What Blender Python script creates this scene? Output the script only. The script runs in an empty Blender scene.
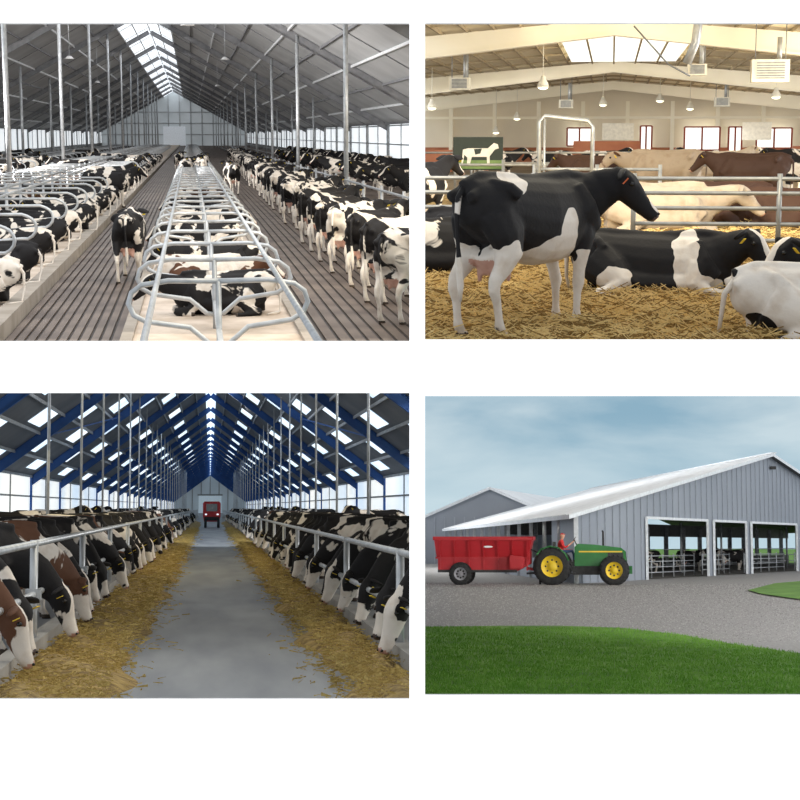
import bpy, bmesh, math, random
from mathutils import Vector, Matrix, noise
random.seed(7)
F = 800*70/36.0
SC = bpy.context.scene
SC.view_settings.view_transform = 'Standard'
COL = SC.collection

# ------------------------------------------------------------ materials
MATS = {}
def M(name, c1, c2=None, scale=5.0, rough=.7, metal=0.0, bump=0.0, emit=0.0, stretch=(1,1,1), detail=4, lo=.35, hi=.65):
    if name in MATS: return MATS[name]
    m = bpy.data.materials.new(name); m.use_nodes = True
    nt = m.node_tree; N = nt.nodes; L = nt.links
    b = N['Principled BSDF']
    b.inputs['Roughness'].default_value = rough
    b.inputs['Metallic'].default_value = metal
    if c2 is None: c2 = tuple(min(1, c*1.18) for c in c1)
    tc = N.new('ShaderNodeTexCoord'); mp = N.new('ShaderNodeMapping')
    mp.inputs['Scale'].default_value = stretch
    L.new(tc.outputs['Object'], mp.inputs['Vector'])
    nz = N.new('ShaderNodeTexNoise'); nz.inputs['Scale'].default_value = scale; nz.inputs['Detail'].default_value = detail
    L.new(mp.outputs['Vector'], nz.inputs['Vector'])
    rp = N.new('ShaderNodeValToRGB')
    rp.color_ramp.elements[0].position = lo; rp.color_ramp.elements[1].position = hi
    rp.color_ramp.elements[0].color = (*c1, 1); rp.color_ramp.elements[1].color = (*c2, 1)
    L.new(nz.outputs['Fac'], rp.inputs['Fac'])
    L.new(rp.outputs['Color'], b.inputs['Base Color'])
    if emit:
        L.new(rp.outputs['Color'], b.inputs['Emission Color']); b.inputs['Emission Strength'].default_value = emit
    if bump:
        bp = N.new('ShaderNodeBump'); bp.inputs['Strength'].default_value = bump; bp.inputs['Distance'].default_value = .05
        L.new(nz.outputs['Fac'], bp.inputs['Height']); L.new(bp.outputs['Normal'], b.inputs['Normal'])
    MATS[name] = m; return m

def coat_material():
    m = bpy.data.materials.new('cow_coat'); m.use_nodes = True
    nt = m.node_tree; N = nt.nodes; L = nt.links; b = N['Principled BSDF']
    b.inputs['Roughness'].default_value = .72
    b.inputs['Specular IOR Level'].default_value = .3
    tc = N.new('ShaderNodeTexCoord'); oi = N.new('ShaderNodeObjectInfo')
    sp = N.new('ShaderNodeSeparateColor'); L.new(oi.outputs['Color'], sp.inputs['Color'])
    mul = N.new('ShaderNodeMath'); mul.operation = 'MULTIPLY'; mul.inputs[1].default_value = 61.0
    L.new(sp.outputs[0], mul.inputs[0])
    cb = N.new('ShaderNodeCombineXYZ')
    for k in range(3): L.new(mul.outputs[0], cb.inputs[k])
    ad = N.new('ShaderNodeVectorMath'); ad.operation = 'ADD'
    L.new(tc.outputs['Object'], ad.inputs[0]); L.new(cb.outputs[0], ad.inputs[1])
    nz = N.new('ShaderNodeTexNoise'); nz.inputs['Scale'].default_value = 1.7; nz.inputs['Detail'].default_value = 4.0
    nz.inputs['Distortion'].default_value = .7
    L.new(ad.outputs[0], nz.inputs['Vector'])
    at = N.new('ShaderNodeAttribute'); at.attribute_name = 'zone'
    sz = N.new('ShaderNodeSeparateColor'); L.new(at.outputs['Color'], sz.inputs['Color'])
    def math(op, a, bb):
        n = N.new('ShaderNodeMath'); n.operation = op
        for i, x in enumerate((a, bb)):
            if isinstance(x, (int, float)): n.inputs[i].default_value = x
            else: L.new(x, n.inputs[i])
        return n.outputs[0]
    v = math('SUBTRACT', nz.outputs['Fac'], math('MULTIPLY', sz.outputs[0], .5))
    v = math('ADD', v, math('MULTIPLY', sz.outputs[1], .6))
    v = math('ADD', v, math('MULTIPLY', math('SUBTRACT', sp.outputs[1], .5), .6))
    mr = N.new('ShaderNodeMapRange'); mr.inputs['From Min'].default_value = .505; mr.inputs['From Max'].default_value = .525
    L.new(v, mr.inputs['Value'])
    dark = N.new('ShaderNodeMix'); dark.data_type = 'RGBA'
    dark.inputs[6].default_value = (.008, .007, .008, 1); dark.inputs[7].default_value = (.115, .05, .026, 1)
    L.new(sp.outputs[2], dark.inputs[0])
    lite = N.new('ShaderNodeMix'); lite.data_type = 'RGBA'
    lite.inputs[6].default_value = (.27, .2, .13, 1); lite.inputs[7].default_value = (.72, .66, .59, 1)
    L.new(oi.outputs['Alpha'], lite.inputs[0])
    mx = N.new('ShaderNodeMix'); mx.data_type = 'RGBA'
    L.new(mr.outputs[0], mx.inputs[0]); L.new(dark.outputs[2], mx.inputs[6]); L.new(lite.outputs[2], mx.inputs[7])
    n2 = N.new('ShaderNodeTexNoise'); n2.inputs['Scale'].default_value = 6; n2.inputs['Detail'].default_value = 5
    L.new(ad.outputs[0], n2.inputs['Vector'])
    mr2 = N.new('ShaderNodeMapRange'); mr2.inputs['From Min'].default_value = .48; mr2.inputs['From Max'].default_value = .78
    mr2.inputs['To Max'].default_value = .55
    L.new(n2.outputs['Fac'], mr2.inputs['Value'])
    m3 = N.new('ShaderNodeMix'); m3.data_type = 'RGBA'; m3.blend_type = 'MULTIPLY'
    L.new(mr2.outputs[0], m3.inputs[0]); L.new(mx.outputs[2], m3.inputs[6]); m3.inputs[7].default_value = (.6, .48, .36, 1)
    L.new(m3.outputs[2], b.inputs['Base Color'])
    n3 = N.new('ShaderNodeTexNoise'); n3.inputs['Scale'].default_value = 30; n3.inputs['Detail'].default_value = 6
    L.new(ad.outputs[0],n3.inputs['Vector'])
    bp = N.new('ShaderNodeBump'); bp.inputs['Strength'].default_value = .3; bp.inputs['Distance'].default_value = .012
    L.new(n3.outputs['Fac'], bp.inputs['Height']); L.new(bp.outputs['Normal'], b.inputs['Normal'])
    return m
COAT = coat_material()
HOOF = M('hoof', (.05,.035,.025)); PINK = M('pink_skin', (.5,.28,.22), (.6,.36,.29), 8, .5); NOSE=M('dark_nose',(.05,.035,.035),(.09,.06,.06),12,.35)
EYE = M('eye_dark', (.006,.005,.004), (.01,.008,.006), rough=.15); TAG = M('ear_tag_yellow', (.85,.6,.03), (.9,.66,.05))
TAGO = M('ear_tag_orange', (.8,.16,.04))

# ------------------------------------------------------------ bays
class Bay:
    def __init__(s, vx, hy, h, rect):
        f = Vector(((vx-400)/F, 1, (400-hy)/F)).normalized()
        r = (Vector((1,0,0))-f*f.x).normalized(); u = r.cross(f)
        s.R = Matrix((r, f, u)).transposed(); s.h = h; s.rect = rect
        s.M = s.R.to_4x4() @ Matrix.Translation((0,0,-h))
        x0, x1, y0, y1 = rect
        a=(x0-400)/F; b=(x1-400)/F; c=(400-y0)/F; d=(400-y1)/F
        RT = s.R.transposed(); E = Vector((0,0,h))
        s.planes = [(E, RT@Vector((-1,a,0))), (E, RT@Vector((1,-b,0))), (E, RT@Vector((0,-c,1))), (E, RT@Vector((0,d,-1))),
                    (E+RT@Vector((0,12.1,0)), RT@Vector((0,-1,0)))]
    def ray(s, px, py): return s.R.transposed()@Vector(((px-400)/F, 1, (400-py)/F))
    def G(s, px, py, z=0.0):
        d = s.ray(px, py); return Vector((0,0,s.h))+d*((z-s.h)/d.z)
    def at(s, px, py, Y):
        d = s.ray(px, py); return Vector((0,0,s.h))+d*(Y/d.y)
    def clip_bm(s, bm):
        for co, no in s.planes:
            bmesh.ops.bisect_plane(bm, geom=bm.verts[:]+bm.edges[:]+bm.faces[:], plane_co=co, plane_no=no, clear_outer=True)

class MB:
    def __init__(s): s.v=[]; s.f=[]; s.m=[]; s.s=[]; s.mats=[]
    def mi(s, mat):
        if mat not in s.mats: s.mats.append(mat)
        return s.mats.index(mat)
    def add(s, vs, fs, mat, smooth=False):
        o = len(s.v); s.v += [tuple(v) for v in vs]; k = s.mi(mat)
        for f in fs: s.f.append(tuple(i+o for i in f)); s.m.append(k); s.s.append(smooth)
    def quad(s, a, b, c, d, mat): s.add([a,b,c,d], [(0,1,2,3)], mat)
    def poly(s, pts, mat): s.add(pts, [tuple(range(len(pts)))], mat)
    def box(s, lo, hi, mat):
        x0,y0,z0=lo; x1,y1,z1=hi
        vs=[(x0,y0,z0),(x1,y0,z0),(x1,y1,z0),(x0,y1,z0),(x0,y0,z1),(x1,y0,z1),(x1,y1,z1),(x0,y1,z1)]
        s.add(vs, [(0,3,2,1),(4,5,6,7),(0,1,5,4),(1,2,6,5),(2,3,7,6),(3,0,4,7)], mat)
    def beam(s, p0, p1, w, h, mat, up=(0,0,1)):
        p0=Vector(p0); p1=Vector(p1); t=(p1-p0).normalized(); up=Vector(up)
        sd=t.cross(up)
        if sd.length<1e-4: sd=t.cross(Vector((0,1,0)))
        sd.normalize(); u=sd.cross(t)
        vs=[]
        for p in (p0,p1):
            for a,b in ((-1,-1),(1,-1),(1,1),(-1,1)): vs.append(p+sd*a*w/2+u*b*h/2)
        s.add(vs,[(0,3,2,1),(4,5,6,7),(0,1,5,4),(1,2,6,5),(2,3,7,6),(3,0,4,7)],mat)
    def ibeam(s, p0, p1, w, h, mat, up=(0,0,1)):
        p0=Vector(p0); p1=Vector(p1); t=(p1-p0).normalized(); sd=t.cross(Vector(up)).normalized(); u=sd.cross(t)
        s.beam(p0,p1,w*.15,h,mat,up); s.beam(p0+u*h/2,p1+u*h/2,w,h*.08,mat,up); s.beam(p0-u*h/2,p1-u*h/2,w,h*.08,mat,up)
    def tube(s, pts, r, mat, n=8, closed=False):
        pts=[Vector(p) for p in pts]; N=len(pts); vs=[]; fs=[]
        ref=Vector((0,0,1)); prev=None
        for i,p in enumerate(pts):
            if closed: t=pts[(i+1)%N]-pts[i-1]
            else: t=pts[min(i+1,N-1)]-pts[max(i-1,0)]
            t.normalize()
            if prev is None:
                sd=t.cross(ref)
                if sd.length<.05: sd=t.cross(Vector((1,0,0)))
            else: sd=prev-t*prev.dot(t)
            sd.normalize(); prev=sd.copy(); u=sd.cross(t)
            rr = r[i] if isinstance(r,(list,tuple)) else r
            for k in range(n):
                a=2*math.pi*k/n; vs.append(p+sd*math.cos(a)*rr+u*math.sin(a)*rr)
        for i in range(N if closed else N-1):
            j=(i+1)%N
            for k in range(n):
                k2=(k+1)%n; fs.append((i*n+k,i*n+k2,j*n+k2,j*n+k))
        if not closed: fs.append(tuple(range(n))[::-1]); fs.append(tuple((N-1)*n+k for k in range(n)))
        s.add(vs,fs,mat,True)
    def prism(s, poly, ext, mat):
        ext=Vector(ext); n=len(poly); vs=[Vector(p) for p in poly]+[Vector(p)+ext for p in poly]
        fs=[tuple(range(n)),tuple(range(n,2*n))[::-1]]+[(i,i+n,(i+1)%n+n,(i+1)%n) for i in range(n)]
        s.add(vs,fs,mat)
    def ell(s, c, r, mat, nu=12, nv=8, R=None):
        vs=[];fs=[]; c=Vector(c)
        for j in range(nv+1):
            th=math.pi*j/nv
            for i in range(nu):
                ph=2*math.pi*i/nu
                p=Vector((r[0]*math.sin(th)*math.cos(ph),r[1]*math.sin(th)*math.sin(ph),r[2]*math.cos(th)))
                if R: p=R@p
                vs.append(c+p)
        for j in range(nv):
            for i in range(nu):
                i2=(i+1)%nu; fs.append((j*nu+i,(j+1)*nu+i,(j+1)*nu+i2,j*nu+i2))
        s.add(vs,fs,mat,True)
    def lathe(s, prof, c, axis, mat, n=20):
        ax=Vector(axis).normalized(); a=ax.cross(Vector((0,0,1)))
        if a.length<.1: a=ax.cross(Vector((1,0,0)))
        a.normalize(); b=ax.cross(a); c=Vector(c); vs=[];fs=[]
        for r,h in prof:
            for k in range(n):
                t=2*math.pi*k/n; vs.append(c+ax*h+a*math.cos(t)*r+b*math.sin(t)*r)
        for j in range(len(prof)-1):
            for k in range(n):
                k2=(k+1)%n; fs.append((j*n+k,j*n+k2,(j+1)*n+k2,(j+1)*n+k))
        s.add(vs,fs,mat,True)
    def mesh(s, name):
        me=bpy.data.meshes.new(name); me.from_pydata(s.v,[],s.f)
        for m in s.mats: me.materials.append(m)
        me.polygons.foreach_set('material_index',s.m); me.polygons.foreach_set('use_smooth',s.s); me.update()
        return me
    def build(s, name, bay, clip=True, loc=None, rz=0):
        me=s.mesh(name); T=Matrix.Identity(4)
        if loc is not None: T=Matrix.Translation(loc)@Matrix.Rotation(rz,4,'Z')
        if clip:
            bm=bmesh.new(); bm.from_mesh(me); bm.transform(T); bay.clip_bm(bm); bm.transform(T.inverted()); bm.to_mesh(me); bm.free()
        o=bpy.data.objects.new(name,me); COL.objects.link(o)
        o.matrix_world=bay.M@T
        return o

# ------------------------------------------------------------ organic bodies
def loft(vs, fs, st, n=14, xf=None):
    pts=[Vector(p[:3]) for p in st]; o=len(vs); N=len(pts)
    for i,p in enumerate(pts):
        t=(pts[min(i+1,N-1)]-pts[max(i-1,0)]).normalized()
        sd=Vector((0,1,0))-t*t.y
        if sd.length<.2: sd=Vector((1,0,0))-t*t.x
        sd.normalize(); u=t.cross(sd)
        for k in range(n):
            a=2*math.pi*k/n; q=p+sd*math.cos(a)*st[i][3]+u*math.sin(a)*st[i][4]
            if xf: q=xf(q)
            vs.append(q)
    for i in range(N-1):
        for k in range(n):
            k2=(k+1)%n; fs.append((o+i*n+k,o+i*n+k2,o+(i+1)*n+k2,o+(i+1)*n+k))
    fs.append(tuple(o+k for k in range(n))[::-1]); fs.append(tuple(o+(N-1)*n+k for k in range(n)))

def remeshed(vs, fs, voxel, smooth=4):
    me=bpy.data.meshes.new('tmp'); me.from_pydata([tuple(v) for v in vs],[],fs)
    bm=bmesh.new(); bm.from_mesh(me); bmesh.ops.recalc_face_normals(bm,faces=bm.faces[:])
    bm.to_mesh(me); bm.free()
    o=bpy.data.objects.new('tmp',me); COL.objects.link(o)
    r=o.modifiers.new('r','REMESH'); r.mode='VOXEL'; r.voxel_size=voxel; r.use_smooth_shade=True
    sm=o.modifiers.new('s','SMOOTH'); sm.factor=.5; sm.iterations=smooth
    dg=bpy.context.evaluated_depsgraph_get(); out=bpy.data.meshes.new_from_object(o.evaluated_get(dg))
    bpy.data.objects.remove(o); bpy.data.meshes.remove(me)
    return out

def cow_mesh(name, lie=False, head='up', yaw=0.0, walk=0.0, patches=(), tag=TAG, blaze=.05, voxel=.026, nose=PINK, headblack=.5, rag=.3):
    vs=[];fs=[]; dz=-.66 if lie else 0
    tr=[(-.93,1.20,.09,.12),(-.86,1.20,.18,.20),(-.68,1.165,.255,.27),(-.5,1.11,.28,.31),(-.25,1.05,.315,.365),(0,1.01,.345,.395),
        (.25,1.01,.325,.385),(.48,1.04,.27,.37),(.66,1.07,.21,.33),(.8,1.10,.13,.22)]
    loft(vs,fs,[(x,0,z+dz,a,b) for x,z,a,b in tr],18)
    loft(vs,fs,[(-.93,0,1.34+dz,.05,.05),(-.72,0,1.42+dz,.05,.045),(-.5,0,1.41+dz,.06,.05),(0,0,1.39+dz,.06,.04),(.5,0,1.415+dz,.07,.055),(.72,0,1.39+dz,.06,.05)],8)
    for sy in (1,-1):
        loft(vs,fs,[(-.68,sy*.1,1.36+dz,.05,.05),(-.59,sy*.25,1.32+dz,.045,.055),(-.52,sy*.31,1.25+dz,.035,.05)],8)
        loft(vs,fs,[(-.84,sy*.1,1.28+dz,.05,.06),(-.96,sy*.12,1.24+dz,.045,.05)],8)
        loft(vs,fs,[(.42,sy*.16,1.32+dz,.05,.1),(.5,sy*.24,1.12+dz,.06,.13),(.66,sy*.2,.94+dz,.08,.1)],10)
    def xf(q):
        t=max(0,min(1,(q.x-.62)/.4)); a=yaw*t; c,s_=math.cos(a),math.sin(a)
        x=q.x-.62; return Vector((.62+x*c-q.y*s_, x*s_+q.y*c, q.z))
    if head=='up': nk=[(.5,1.1,.2,.3),(.74,1.23,.15,.25),(.94,1.36,.115,.19),(1.08,1.46,.1,.15),(1.15,1.50,.09,.13)]; poll=(1.10,1.53); pit=-32
    elif head=='fwd': nk=[(.5,1.1,.2,.3),(.72,1.19,.155,.25),(.86,1.27,.12,.19),(.98,1.33,.105,.155),(1.04,1.35,.09,.13)]; poll=(.98,1.42); pit=-42
    elif head=='level': nk=[(.5,1.08,.2,.3),(.76,1.14,.15,.24),(.98,1.22,.115,.18),(1.15,1.28,.1,.14),(1.2,1.30,.09,.12)]; poll=(1.17,1.34); pit=-38
    else: nk=[(.5,1.05,.2,.3),(.78,1.0,.15,.25),(.98,.88,.12,.2),(1.12,.74,.1,.155),(1.18,.68,.09,.13)]; poll=(1.19,.74); pit=-66
    loft(vs,fs,[(x,0,z+dz,a,b) for x,z,a,b in nk],14,xf)
    pr=math.radians(pit); d=Vector((math.cos(pr),0,math.sin(pr))); w=Vector((-math.sin(pr),0,math.cos(pr)))
    P0=Vector((poll[0],0,poll[1]+dz))
    hs=[(-.03,0,.07,.07),(.05,0,.105,.115),(.15,-.005,.115,.13),(.25,-.02,.09,.115),(.35,-.03,.066,.093),(.45,-.035,.064,.075),(.53,-.035,.075,.068),(.57,-.035,.06,.045)]
    loft(vs,fs,[(*(P0+d*a+w*b),c,e) for a,b,c,e in hs],14,xf)
    loft(vs,fs,[(*(P0+d*.1-w*.09),.06,.06),(*(P0+d*.3-w*.09),.045,.045),(*(P0+d*.5-w*.075),.04,.035)],8,xf)
    for sy in (1,-1): loft(vs,fs,[(*(P0+d*.1+w*.06+Vector((0,sy*.085,0))),.035,.035),(*(P0+d*.2+w*.045+Vector((0,sy*.09,0))),.03,.03)],8,xf)
    if not lie:
        for sy in (1,-1):
            k=walk*sy; y=sy*.19
            loft(vs,fs,[(.5,y*.8,1.08,.10,.19),(.52,y,.86,.095,.14),(.50+k*.05,y,.70,.07,.09),(.52+k*.14,y*.95,.56,.052,.062),(.54+k*.2,y*.92,.44,.056,.06),(.53+k*.2,y*.9,.36,.038,.042),
                (.53+k*.22,y*.9,.2,.034,.038),(.53+k*.22,y*.9,.13,.046,.05),(.56+k*.22,y*.9,.08,.045,.05),(.58+k*.22,y*.9,.03,.056,.07),(.58+k*.22,y*.9,0,.058,.075)],10)
            k=-k; y=sy*.2
            loft(vs,fs,[(-.64,y*.75,1.12,.13,.24),(-.58,y,.92,.13,.2),(-.57+k*.05,y*1.05,.76,.105,.15),(-.66+k*.1,y,.63,.068,.095),(-.76+k*.15,y*.95,.53,.05,.072),(-.77+k*.18,y*.92,.45,.048,.06),
                (-.73+k*.2,y*.9,.34,.037,.043),(-.71+k*.22,y*.9,.2,.035,.039),(-.70+k*.22,y*.9,.13,.047,.05),(-.67+k*.22,y*.9,.08,.045,.05),(-.64+k*.22,y*.9,.03,.056,.07),(-.64+k*.22,y*.9,0,.058,.075)],10)
        loft(vs,fs,[(-.66,0,.76,.12,.06),(-.55,0,.68,.17,.13),(-.42,0,.68,.16,.12),(-.28,0,.72,.1,.06)],12)
        for a,b in ((-.6,.08),(-.6,-.08),(-.4,.08),(-.4,-.08)): loft(vs,fs,[(a,b,.62,.03,.03),(a,b,.5,.022,.022)],8)
    else:
        loft(vs,fs,[(-.7,0,.3,.25,.25),(-.2,0,.22,.42,.22),(.3,0,.22,.38,.2),(.6,0,.26,.22,.2)],16)
        for sy in (1,-1):
            loft(vs,fs,[(.5,sy*.2,.42,.12,.16),(.46,sy*.28,.22,.1,.11),(.62,sy*.28,.12,.075,.08),(.86,sy*.24,.09,.06,.07)],10)
            loft(vs,fs,[(.86,sy*.24,.09,.06,.06),(.74,sy*.31,.06,.042,.045),(.60,sy*.33,.05,.045,.045),(.52,sy*.34,.045,.055,.045)],10)
            loft(vs,fs,[(-.62,sy*.2,.45,.16,.24),(-.42,sy*.33,.33,.14,.2),(-.28,sy*.40,.22,.12,.15),(-.42,sy*.46,.12,.085,.1),(-.62,sy*.47,.08,.06,.07)],10)
            loft(vs,fs,[(-.62,sy*.47,.08,.055,.055),(-.42,sy*.54,.06,.042,.042),(-.25,sy*.56,.05,.045,.045),(-.16,sy*.56,.045,.055,.045)],10)
    me=remeshed(vs,fs,voxel,4)
    mlist=(COAT,HOOF,PINK,EYE,tag,nose)
    for m in mlist: me.materials.append(m)
    muz=xf(P0+d*.57-w*.035); bl0=P0+d*-.02+w*.12; bl1=P0+d*.5+w*.03
    zone=me.color_attributes.new('zone','FLOAT_COLOR','POINT')
    A_=xf(bl0); B_=xf(bl1); AB=B_-A_
    hc=xf(P0+d*.2)
    cl=lambda a: max(0.0,min(1.0,a))
    for i,v in enumerate(me.vertices):
        p=v.co; r=0;g=0
        dh=(p-hc).length
        r=headblack*cl((.44-dh)/.14)
        t=cl((p-A_).dot(AB)/AB.length_squared); db=(p-(A_+AB*t)).length
        if blaze>0:
            wb=cl((blaze+.03*t+.02-db)/.035); g=wb; r*=1-wb
        if not lie: g=max(g,cl((.66-p.z)/.2)*.6)
        nn=rag*(1.5*noise.noise(p*2.6+Vector((5,1,2)))+.7*noise.noise(p*6)+.35*noise.noise(p*13))
        for (c,rad,sign) in patches:
            q=Vector(((p.x-c[0])/rad[0],(p.y-c[1])/rad[1],(p.z-c[2])/rad[2])).length+nn*(1 if sign>0 else 0)
            wq=cl((1.15-q)/.22)
            if sign>0: g=max(g,wq); r*=1-wq
            else: r=max(r,wq); g*=1-wq
        zone.data[i].color=(r,g,0,1)
    for pl in me.polygons:
        pl.use_smooth=True; c=pl.center
        if not lie and c.z<.065: pl.material_index=1
        elif lie and c.z<.1 and ((c.x<.58 and c.x>.44 and abs(c.y)>.29) or (-.2<c.x<-.08 and abs(c.y)>.5)): pl.material_index=1
        elif (c-muz).length<.07: pl.material_index=5
        elif not lie and c.z<.7 and -.72<c.x<-.3 and abs(c.y)<.13 and c.z>.46: pl.material_index=2
    x=MB()
    for m in mlist: x.mi(m)
    yR=Matrix.Rotation(yaw,3,'Z')
    for sy in (1,-1):
        x.ell(xf(P0+d*.17+w*.035+Vector((0,sy*.108,0))),(.026,.018,.022),EYE,10,6,yR)
        x.ell(xf(P0+d*.548+w*.005+Vector((0,sy*.042,0))),(.016,.016,.014),EYE,8,5)
        e0=P0+d*.03+w*.05+Vector((0,sy*.09,0))
        ev=[(0,.022,.016),(.05,.055,.022),(.12,.07,.02),(.19,.05,.014),(.245,.012,.006)]
        lv=[];lf=[]
        for j,(t,a,b) in enumerate(ev):
            c=e0+Vector((-.03*t/.2,sy*t,-.22*t+.01))
            for k in range(8):
                an=2*math.pi*k/8; lv.append(xf(c+w*math.sin(an)*a*.9+d*(-math.cos(an)*b)))
        for j in range(4):
            for k in range(8): lf.append((j*8+k,j*8+(k+1)%8,(j+1)*8+(k+1)%8,(j+1)*8+k))
        lf.append(tuple(range(32,40)))
        x.add(lv,lf,COAT,True)
        tc=e0+Vector((.0,sy*.13,-.055))+d*.03
        q=[xf(tc+Vector((0,a*.028,0))+w*b*.034) for a,b in ((-1,-1),(1,-1),(1,1),(-1,1))]
        q2=[p+yR@d*.006 for p in q]; x.add(q+q2,[(0,1,2,3),(7,6,5,4),(0,4,5,1),(1,5,6,2),(2,6,7,3),(3,7,4,0)],tag)
    if lie: tp=[(-.9,0,.62),(-.99,.02,.5),(-1.0,.08,.25),(-.98,.2,.06),(-.86,.36,.04),(-.72,.46,.04)]
    else: tp=[(-.9,0,1.32),(-.975,0,1.24),(-.985,.01,1.05),(-.975,.0,.82),(-.965,-.01,.64),(-.955,-.01,.5),(-.95,-.01,.36)]
    x.tube(tp,([.035,.028,.02,.017]+([.03,.03,.01] if not lie else [.035,.012])),COAT,8)
    em=x.mesh('ex')
    za=em.color_attributes.new('zone','FLOAT_COLOR','POINT')
    for i,v in enumerate(em.vertices):
        back=v.co.x<-.5
        za.data[i].color=(0 if back else .8, (.8 if (back and (v.co.z<.75)) else 0),0,1)
    bm=bmesh.new(); bm.from_mesh(me); bm.from_mesh(em)
    out=bpy.data.meshes.new(name); bm.to_mesh(out); bm.free()
    for m in mlist: out.materials.append(m)
    bpy.data.meshes.remove(me); bpy.data.meshes.remove(em)
    return out

CM={}
CM['stand']=cow_mesh('cow_standing',head='up')
CM['fwd']=cow_mesh('cow_forward',head='fwd',yaw=-.3,blaze=0)
CM['level']=cow_mesh('cow_level',head='level',yaw=.35,blaze=0)
CM['walk']=cow_mesh('cow_walking',head='level',walk=1.0)
CM['down']=cow_mesh('cow_feeding',head='down',blaze=.035)
CM['downL']=cow_mesh('cow_feeding_turned',head='down',yaw=.4,blaze=0,nose=NOSE)
CM['downR']=cow_mesh('cow_feeding_turned2',head='down',yaw=-.4,blaze=0,nose=NOSE)
CM['downW']=cow_mesh('cow_feeding_white_face',head='down',yaw=.25,blaze=.09,headblack=.25)
CM['lie']=cow_mesh('cow_lying',lie=True,head='level')
CM['lieT']=cow_mesh('cow_lying_turned',lie=True,head='up',yaw=-.5)
CM['lieF']=cow_mesh('cow_lying_forward',lie=True,head='fwd',yaw=.35)

def cow(bay, kind, X, Y, deg, s=1.0, seed=None, white=.5, brown=0.0, z=0.0, name='holstein_cow', alpha=1.0):
    me=CM[kind]
    T=Matrix.Translation((X,Y,z))@Matrix.Rotation(math.radians(deg),4,'Z')@Matrix.Scale(s,4)
    allin=True
    for c in [(a,b,cc) for a in (-1,1.7) for b in (-.4,.4) for cc in (0,1.6)]:
        p=T@Vector(c)
        for co,no in bay.planes:
            if (p-co).dot(no)>0: allin=False
    if not allin:
        me=me.copy(); bm=bmesh.new(); bm.from_mesh(me); bm.transform(T); bay.clip_bm(bm)
        n=len(bm.verts); bm.transform(T.inverted()); bm.to_mesh(me); bm.free()
        if n<50: return None
    o=bpy.data.objects.new(name,me); COL.objects.link(o); o.matrix_world=bay.M@T
    if seed is None: seed=random.random()
    o.color=(seed,white,brown,alpha); return o

def area(bay, name, loc, tgt, sx, sy, power, col=(1,1,1), spread=180):
    l=bpy.data.lights.new(name,'AREA'); l.shape='RECTANGLE'; l.size=sx; l.size_y=sy; l.energy=power; l.color=col; l.spread=math.radians(spread)
    o=bpy.data.objects.new(name,l); COL.objects.link(o)
    L=Vector(loc); d=(Vector(tgt)-L).normalized(); q=d.to_track_quat('-Z','Y').to_matrix().to_4x4()
    o.matrix_world=bay.M@Matrix.Translation(L)@q; return o

GALV=M('galvanised_pipe',(.42,.44,.46),(.55,.57,.59),6,.4,.4)
GALVD=M('galvanised_dark',(.2,.21,.22),(.3,.31,.32),6,.5,.3)
CONC=M('concrete',(.26,.25,.235),(.36,.345,.32),1.2,.85,bump=.2)
CURB=M('curb_concrete',(.30,.26,.215),(.40,.35,.30),2,.85)

# ============================================================ mount board
def board():
    D=12.0; k=D/F
    mf=bpy.data.materials.new('white_board_face'); mf.use_nodes=True
    N=mf.node_tree.nodes; b=N['Principled BSDF']; b.inputs['Base Color'].default_value=(.9,.9,.9,1)
    b.inputs['Emission Color'].default_value=(1,1,1,1); b.inputs['Emission Strength'].default_value=.75  # board face glows on its own so it shows pure white
    back=M('board_back',(.5,.5,.5))
    mb=MB()
    rects=[(-60,860,-60,23),(-60,-8,23,860),(808,860,23,860),(409.5,425,23,860),(-8,409.5,341,393),(-8,409.5,699,860),
           (425,808,339.5,396),(425,808,695,860)]
    for x0,x1,y0,y1 in rects:
        X0=(x0-400)*k; X1=(x1-400)*k; Z0=(400-y1)*k; Z1=(400-y0)*k
        mb.quad((X0,D,Z0),(X1,D,Z0),(X1,D,Z1),(X0,D,Z1),mf)
        mb.quad((X0,D+.04,Z1),(X1,D+.04,Z1),(X1,D+.04,Z0),(X0,D+.04,Z0),back)
    o=bpy.data.objects.new('wall_front',mb.mesh('wall_front')); COL.objects.link(o)
board()

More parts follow.
